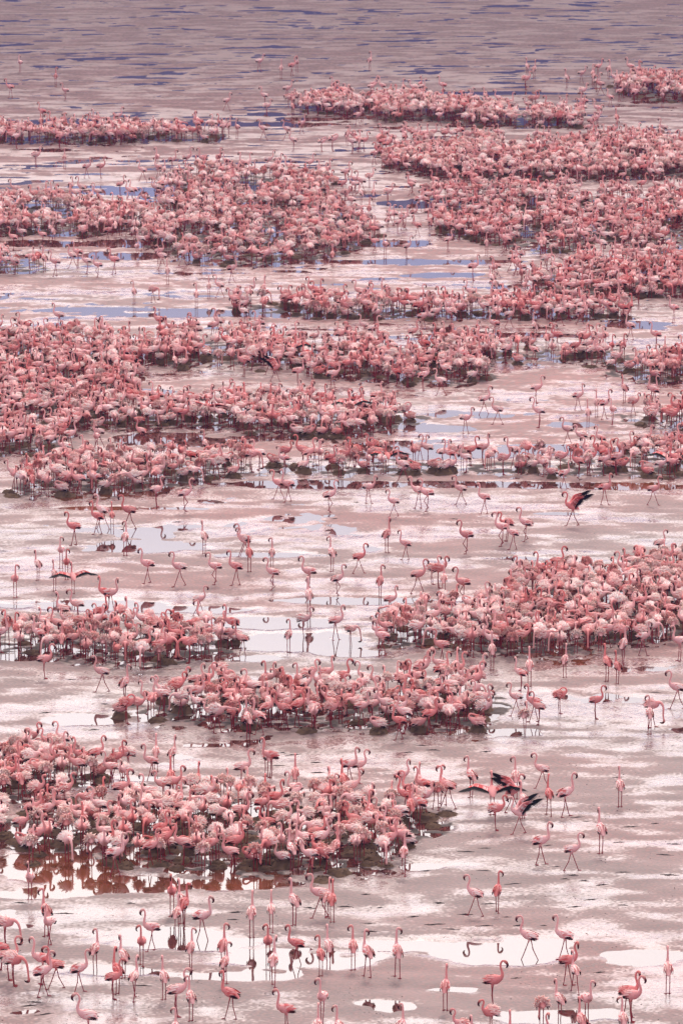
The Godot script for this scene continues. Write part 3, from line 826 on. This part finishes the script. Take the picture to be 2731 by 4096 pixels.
# stragglers round a far colony
func halo(c: Dictionary) -> void:
	for k in int(c.count * (0.03 if c.called != "far colony" else 0.20)):
		var p: Vector2 = c.poly[rng.randi() % c.poly.size()] + Vector2(rng.randf_range(-1.6, 1.6), rng.randf_range(-3.0, 2.0))
		if inside_any(p): continue
		put_bird(p.x, p.y, ["s", "w", "u", "s"][rng.randi() % 4], ["l", "r"][rng.randi() % 2], ["P", "P", "K", "W"][rng.randi() % 4], "loose")

# ---------------------------------------------------------------- nests: cones of dark mud with a dished top
func nest_mesh(sd: int, mat: Material) -> ArrayMesh:
	var r := RandomNumberGenerator.new()
	r.seed = sd
	var g := Geo.new()
	var prof := [[1.25, -0.15], [1.08, 0.12], [0.92, 0.45], [0.80, 0.80], [0.74, 1.0], [0.58, 0.98], [0.30, 0.86], [0.02, 0.82]]
	var segs := 22
	var wob := []
	for s in segs: wob.append(r.randf_range(0.82, 1.16))
	for k in prof.size():
		for s in segs:
			var a := TAU * s / segs
			var rr: float = 0.22 * prof[k][0] * wob[s] * r.randf_range(0.88, 1.12)
			var hh: float = prof[k][1] + (r.randf_range(-0.16, 0.16) if k in [1, 2, 3, 4] else 0.0)
			var sl := 0.9 if k < 4 else 3.0
			g.vert(Vector3(cos(a) * rr, hh, sin(a) * rr), Vector3(cos(a), sl * r.randf_range(0.6, 1.4), sin(a)).normalized(), Color.WHITE * r.randf_range(0.5, 1.6))
	for k in prof.size() - 1:
		for s in segs:
			var a := k * segs + s
			var b := k * segs + (s + 1) % segs
			g.tri(a, b, a + segs)
			g.tri(b, b + segs, a + segs)
	return g.mesh(mat)

const ORDER := ["first", "second", "third", "fourth", "fifth", "sixth", "seventh", "eighth", "ninth", "tenth", "eleventh", "twelfth", "thirteenth", "fourteenth", "fifteenth", "sixteenth", "seventeenth", "eighteenth", "nineteenth", "twentieth"]

func ordinal(k: int) -> String:
	if k < 20: return ORDER[k]
	if k == 29: return "thirtieth"
	return ("twenty-" if k < 29 else "thirty-") + ORDER[(k - 20) % 10]

func on_screen(x: float, z: float) -> Vector2:
	var d := Vector3(x, -EYE, z)
	var s := sin(deg_to_rad(DIP))
	var k := cos(deg_to_rad(DIP))
	var depth := -z * k + EYE * s
	return Vector2(1365.5 + FOCAL * x / depth, 2048.0 + FOCAL * (EYE * k + z * s) / depth)

func make_nests() -> void:
	var m := StandardMaterial3D.new()
	m.vertex_color_use_as_albedo = true
	m.albedo_color = Color(0.115, 0.073, 0.053).linear_to_srgb()
	m.roughness = 0.95
	m.metallic_specular = 0.12
	var shapes := []
	for k in 5: shapes.append(nest_mesh(50 + k, m))
	var named := []
	var rest := []
	for n in nests:
		n.y = maxf(-0.01, ground_y(n.x, n.z)) - 0.005
		n.spot = on_screen(n.x, n.z)
		n.shape = rng.randi() % 5
		n.wide = rng.randf_range(0.8, 1.25)
		n.turn = rng.randf() * TAU
		if n.where in ["front colony", "small left colony", "middle colony"] and n.spot.x > 5 and n.spot.x < 2726: named.append(n)
		else: rest.append(n)
	named.sort_custom(func(a, b): return a.spot.x < b.spot.x)
	var counts := {}
	for n in named:
		var row := row_word(n)
		var key: String = n.where + row + str(n.sat)
		counts[key] = counts.get(key, -1) + 1
		var o := MeshInstance3D.new()
		o.name = numbered("mud_nest")
		o.mesh = shapes[n.shape]
		o.position = Vector3(n.x, n.y, n.z)
		o.rotation.y = n.turn
		o.scale = Vector3(n.wide, n.h, n.wide)
		tag(o, "%s mud nest, %s from left in %s row of %s" % ["occupied" if n.sat else "unoccupied", ordinal(counts[key]), row, n.where], "nest", "mud nests of the flamingo colonies")
		add_child(o)
	for s in 5:
		var mine := rest.filter(func(n): return n.shape == s)
		var mm := MultiMesh.new()
		mm.transform_format = MultiMesh.TRANSFORM_3D
		mm.mesh = shapes[s]
		mm.instance_count = mine.size()
		for k in mine.size():
			var n: Dictionary = mine[k]
			mm.set_instance_transform(k, Transform3D(Basis(Vector3.UP, n.turn).scaled_local(Vector3(n.wide, n.h, n.wide)), Vector3(n.x, n.y, n.z)))
		var mi := MultiMeshInstance3D.new()
		mi.name = "nests" if s == 0 else "nests_%03d" % s
		mi.multimesh = mm
		tag(mi, "", "", "", "stuff")
		if s == 0:
			far_nests = Node3D.new()
			far_nests.name = "far_mud_nests"
			tag(far_nests, "dark mud nests of the farther flamingo colonies, too many to count", "nest", "", "stuff")
			add_child(far_nests)
		far_nests.add_child(mi, true)

var far_nests: Node3D

func row_word(n: Dictionary) -> String:
	# four rows by depth within its colony
	var c: Dictionary = colonies.filter(func(q): return q.called == n.where)[0]
	var lo := INF
	var hi := -INF
	for p in c.poly:
		lo = minf(lo, p.y); hi = maxf(hi, p.y)
	var t: float = (n.z - lo) / (hi - lo)
	return "back" if t < 0.25 else "third" if t < 0.5 else "second" if t < 0.75 else "front"

# ---------------------------------------------------------------- words
func zone(b: Dictionary) -> String:
	if b.where != "loose":
		return "%s row, %s" % [row_word(b), b.where]
	var p: Vector2 = b.spot
	if p.y > 4020: return "along the bottom edge"
	if p.y > 3860: return "in the nearest pools"
	if p.y > 3700: return "on wet mud near bottom"
	if p.y > 3500: return "just below front colony"
	if p.y > 3000 and p.x > 1780: return "right of front colony"
	if p.y > 3000: return "around the front colony"
	if p.x > 1900: return "on mud below right colony"
	return "around the middle colony"

func describe(b: Dictionary) -> String:
	var tone: String = {"W": "white", "P": "pale pink", "K": "pink", "C": "coral"}[b.tone]
	var way: String = {"l": "facing left", "r": "facing right", "b": "facing away", "f": "facing camera"}[b.face]
	var act: String = {
		"s": "standing", "s2": "standing", "s3": "standing", "s4": "standing", "s5": "standing", "w2": "striding", "d2": "feeding", "p2": "resting", "u": "upright", "ul": "upright", "ur": "upright", "w": "striding", "k": "one-legged", "d": "feeding", "p": "resting", "q": "ruffled", "q2": "ruffled", "q3": "ruffled", "q4": "ruffled",
		"z": "sitting", "z2": "sitting", "m": "wing-spread", "n": "wing-raising"}[b.id]
	return "%s %s flamingo %s" % [tone, act, way]

func raise_flock() -> void:
	var seen := []
	for b in flock:
		b.spot = on_screen(b.x, b.z)
		if b.spot.x < -340 or b.spot.x > 3070 or b.spot.y < -40 or b.spot.y > 4300: continue
		seen.append(b)
	seen.sort_custom(func(a, b): return a.z > b.z)
	var near := []
	var others := []
	for b in seen:
		if near.size() < 305 and b.spot.x > -30 and b.spot.x < 2761: near.append(b)
		else: others.append(b)
	near.sort_custom(func(a, b): return a.spot.x < b.spot.x)
	var total := {}
	for b in near:
		b.words = [describe(b), zone(b)]
		total[str(b.words)] = total.get(str(b.words), 0) + 1
	var count := {}
	var first := {}
	for b in near:
		var key := str(b.words)
		count[key] = count.get(key, -1) + 1
		var label: String = "%s, %s" % b.words if total[key] == 1 else "%s, %s such from left %s" % [b.words[0], ordinal(count[key]), b.words[1]]
		var o: Node3D
		var k: Dictionary = kinds[b.id]
		var key2: String = b.id + b.tone
		if first.has(key2):
			o = first[key2].duplicate()
		else:
			o = Node3D.new()
			for part in [["body", k.body], ["wing", k.left], ["wing", k.right], ["plumes", k.plumes]]:
				if part[1] == null: continue
				var mi := MeshInstance3D.new()
				mi.name = part[0]
				mi.mesh = part[1]
				mi.material_override = tints[b.tone].down if part[0] == "plumes" else tints[b.tone].mat
				o.add_child(mi, true)
			first[key2] = o
		o.name = numbered("flamingo")
		o.transform = Transform3D(Basis(Vector3.UP, deg_to_rad(b.yaw)).scaled_local(Vector3.ONE * b.size), Vector3(b.x, b.y, b.z))
		tag(o, label, "flamingo", "flamingos of the nearer flat")
		add_child(o)
	# the rest of the flock
	var far := Node3D.new()
	far.name = "flamingo_flock"
	tag(far, "thousands of pink flamingos crowded in colonies across the farther mud flat", "flamingo", "", "stuff")
	add_child(far)
	var by := {}
	for b in others:
		if not by.has(b.id): by[b.id] = []
		by[b.id].append(b)
	for id in by:
		var mm := MultiMesh.new()
		mm.transform_format = MultiMesh.TRANSFORM_3D
		mm.use_colors = true
		mm.mesh = kinds[id].whole
		mm.instance_count = by[id].size()
		for k in by[id].size():
			var b: Dictionary = by[id][k]
			mm.set_instance_transform(k, Transform3D(Basis(Vector3.UP, deg_to_rad(b.yaw)).scaled_local(Vector3.ONE * b.size), Vector3(b.x, b.y, b.z)))
			mm.set_instance_color(k, (tints[b.tone].color as Color).lerp(Color.WHITE, 0.3 if id.begins_with("q") else 0.0) * rng.randf_range(0.86, 1.06))
		var mi := MultiMeshInstance3D.new()
		mi.name = "flamingos"
		mi.multimesh = mm
		tag(mi, "", "", "", "stuff")
		far.add_child(mi, true)
	print("birds ", seen.size(), " nests ", nests.size())

# ---------------------------------------------------------------- dark curled flakes of crust and crumbs of mud
func flake_mesh(sd: int, mat: Material) -> ArrayMesh:
	var r := RandomNumberGenerator.new()
	r.seed = sd
	var g := Geo.new()
	var n := 9
	var wav := 0.0
	for k in n:
		var t := k / (n - 1.0)
		wav += r.randf_range(-0.10, 0.10)
		var w := 0.16 * sin(PI * clampf(t, 0.06, 0.94)) * r.randf_range(0.6, 1.3)
		var h := 0.10 * sin(PI * clampf(t, 0.08, 0.92)) * r.randf_range(0.5, 1.3)
		var x := t - 0.5
		for q in [[wav - w, -0.01], [wav - w * 0.4, h], [wav + w * 0.2, h * 0.8], [wav + w, -0.01]]:
			g.vert(Vector3(x, q[1], q[0]), Vector3(0, 1, signf(q[0] - wav) * 0.8).normalized(), Color.WHITE * r.randf_range(0.6, 1.3))
	for k in n - 1:
		for q in 3:
			var a := k * 4 + q
			g.tri(a, a + 1, a + 4)
			g.tri(a + 1, a + 5, a + 4)
	return g.mesh(mat)

func make_flakes() -> void:
	var m := StandardMaterial3D.new()
	m.vertex_color_use_as_albedo = true
	m.albedo_color = Color(0.032, 0.026, 0.025).linear_to_srgb()
	m.roughness = 0.9
	m.metallic_specular = 0.2
	var shapes := []
	for k in 4: shapes.append(flake_mesh(90 + k, m))
	var list := []
	for part in [
		[1731, 2860, "330,235 770,960 320,845 1165,805 1160,397 905,650 960,675 1240,708 1390,690 1450,885 1510,815 1480,1010 1190,992 720,825 205,868 315,985"],
		[1731, 3500, "35,185 200,255 500,62 990,160 1190,195 535,328 690,328 320,330 15,322 460,272 110,350 880,10 1480,8 825,35 945,45 1060,70 890,205 350,190 1040,615 520,655"],
		[0, 3500, "130,180 815,180 220,800 185,825 280,878 1460,290 1480,248 400,245 885,703"],
		[900, 3500, "880,130 1350,187 750,205 530,213 1180,270 1500,255 890,312 1280,325 970,210 70,245 905,365"],
		[900, 2860, "430,252 580,370 570,303 360,240 1150,240 1230,195 1305,225 330,322 1260,985"],
		[0, 2380, "445,535 285,743 660,690 590,852 510,160"], [900, 1850, "690,355 825,253 1430,360"], [0, 1850, "1115,375 20,560 1310,553"], [1731, 2380, "1390,615"]]:
		for w in (part[2] as String).split(" "):
			var q := w.split(",")
			list.append(flat(part[0] + float(q[0]) * 0.6378, part[1] + float(q[1]) * 0.6378))
	list.sort_custom(func(a, b): return a.y > b.y)
	var bands := [[4100, "near the lower edge"], [3730, "below front colony"], [3540, "just below front colony"], [3330, "beside front colony"], [3130, "behind front colony"], [2900, "around middle colony"], [2400, "on the middle mud"]]
	var with := {}
	for p in list:
		var sp := on_screen(p.x, p.y)
		var word: String = bands[0][1]
		for b in bands:
			if sp.y < b[0]: word = b[1]
		if not with.has(word): with[word] = []
		with[word].append(p)
	for word in with:
		with[word].sort_custom(func(a, b): return a.x / a.y > b.x / b.y)
		for k in with[word].size():
			var p: Vector2 = with[word][k]
			var o := MeshInstance3D.new()
			o.name = numbered("mud_flake")
			o.mesh = shapes[rng.randi() % 4]
			var long := rng.randf_range(0.16, 0.5)
			o.position = Vector3(p.x, maxf(0.0, ground_y(p.x, p.y)) + 0.002, p.y)
			o.rotation.y = rng.randf_range(-0.35, 0.35)
			o.scale = Vector3(long, rng.randf_range(0.12, 0.22), 0.16)
			tag(o, "dark thin curled flake of mud crust, %s from left %s" % [ordinal(k), word], "mud flake", "curled flakes of crust on the mud")
			add_child(o)
	# crumbs too small and many to count
	var b := Geo.new()
	for p in [Vector3(1, 0, 0), Vector3(0.3, 0, 0.9), Vector3(-0.9, 0, 0.4), Vector3(-0.6, 0, -0.8), Vector3(0.6, 0, -0.7), Vector3(0.05, 0.7, 0.1)]:
		b.vert(p, (p + Vector3(0, 0.4, 0)).normalized(), Color.WHITE)
	for k in 5: b.tri(k, (k + 1) % 5, 5)
	var mm := MultiMesh.new()
	mm.transform_format = MultiMesh.TRANSFORM_3D
	mm.mesh = b.mesh(m)
	var spots := []
	var clump := FastNoiseLite.new()
	clump.seed = 8
	clump.frequency = 0.5
	while spots.size() < 9000:
		var z := -100.0 - 120.0 * pow(rng.randf(), 1.4)
		var x := rng.randf_range(-0.073, 0.073) * -z
		if clump.get_noise_2d(x * 0.6, z * 0.4) + 0.15 < rng.randf() * 0.5: continue
		if ground_y(x, z) < 0.004: continue
		spots.append(Vector3(x, ground_y(x, z) + 0.001, z))
	mm.instance_count = spots.size()
	for k in spots.size():
		var sz := 0.005 + 0.013 * pow(rng.randf(), 5.0)
		mm.set_instance_transform(k, Transform3D(Basis(Vector3.UP, rng.randf() * TAU).scaled_local(Vector3(sz * 1.6, sz, sz)), spots[k]))
	var mi := MultiMeshInstance3D.new()
	mi.name = "mud_crumbs"
	mi.multimesh = mm
	tag(mi, "dark crumbs and droppings scattered over the pale mud flat", "mud", "", "stuff")
	add_child(mi)

# ---------------------------------------------------------------- the scarp beyond the lake, which the far pools mirror
func make_hills() -> void:
	var f := FastNoiseLite.new()
	f.seed = 61
	f.frequency = 0.0011
	f.fractal_octaves = 5
	var nx := 121
	var nz := 16
	var v := PackedVector3Array()
	var n := PackedVector3Array()
	var ix := PackedInt32Array()
	var hh := func(x: float, z: float) -> float:
		var t := clampf((-2300.0 - z) / 650.0, 0.0, 1.0)
		var edge := 1.0 - smoothstep(2600.0, 3900.0, absf(x))
		return -2.0 + edge * (smoothstep(0.0, 1.0, t) * (400.0 + 120.0 * f.get_noise_2d(x, 0.0)) + 70.0 * t * f.get_noise_2d(x * 2.2, z * 2.2))
	for j in nz:
		for i in nx:
			var x := -3900.0 + 7800.0 * i / (nx - 1)
			var z := -2300.0 - 1300.0 * j / (nz - 1)
			v.append(Vector3(x, hh.call(x, z), z))
			n.append(Vector3(hh.call(x - 20.0, z) - hh.call(x + 20.0, z), 40.0, hh.call(x, z - 20.0) - hh.call(x, z + 20.0)).normalized())
	for j in nz - 1:
		for i in nx - 1:
			var a := j * nx + i
			ix.append_array([a, a + nx, a + 1, a + 1, a + nx, a + nx + 1])
	var arr := []
	arr.resize(Mesh.ARRAY_MAX)
	arr[Mesh.ARRAY_VERTEX] = v; arr[Mesh.ARRAY_NORMAL] = n; arr[Mesh.ARRAY_INDEX] = ix
	var me := ArrayMesh.new()
	me.add_surface_from_arrays(Mesh.PRIMITIVE_TRIANGLES, arr)
	var m := StandardMaterial3D.new()
	m.albedo_color = Color(0.06, 0.062, 0.06).linear_to_srgb()
	m.roughness = 1.0
	me.surface_set_material(0, m)
	var o := MeshInstance3D.new()
	o.name = "hills"
	o.mesh = me
	tag(o, "hazy dark scarp of hills beyond the lake, mirrored in the far pools", "", "", "structure")
	add_child(o)
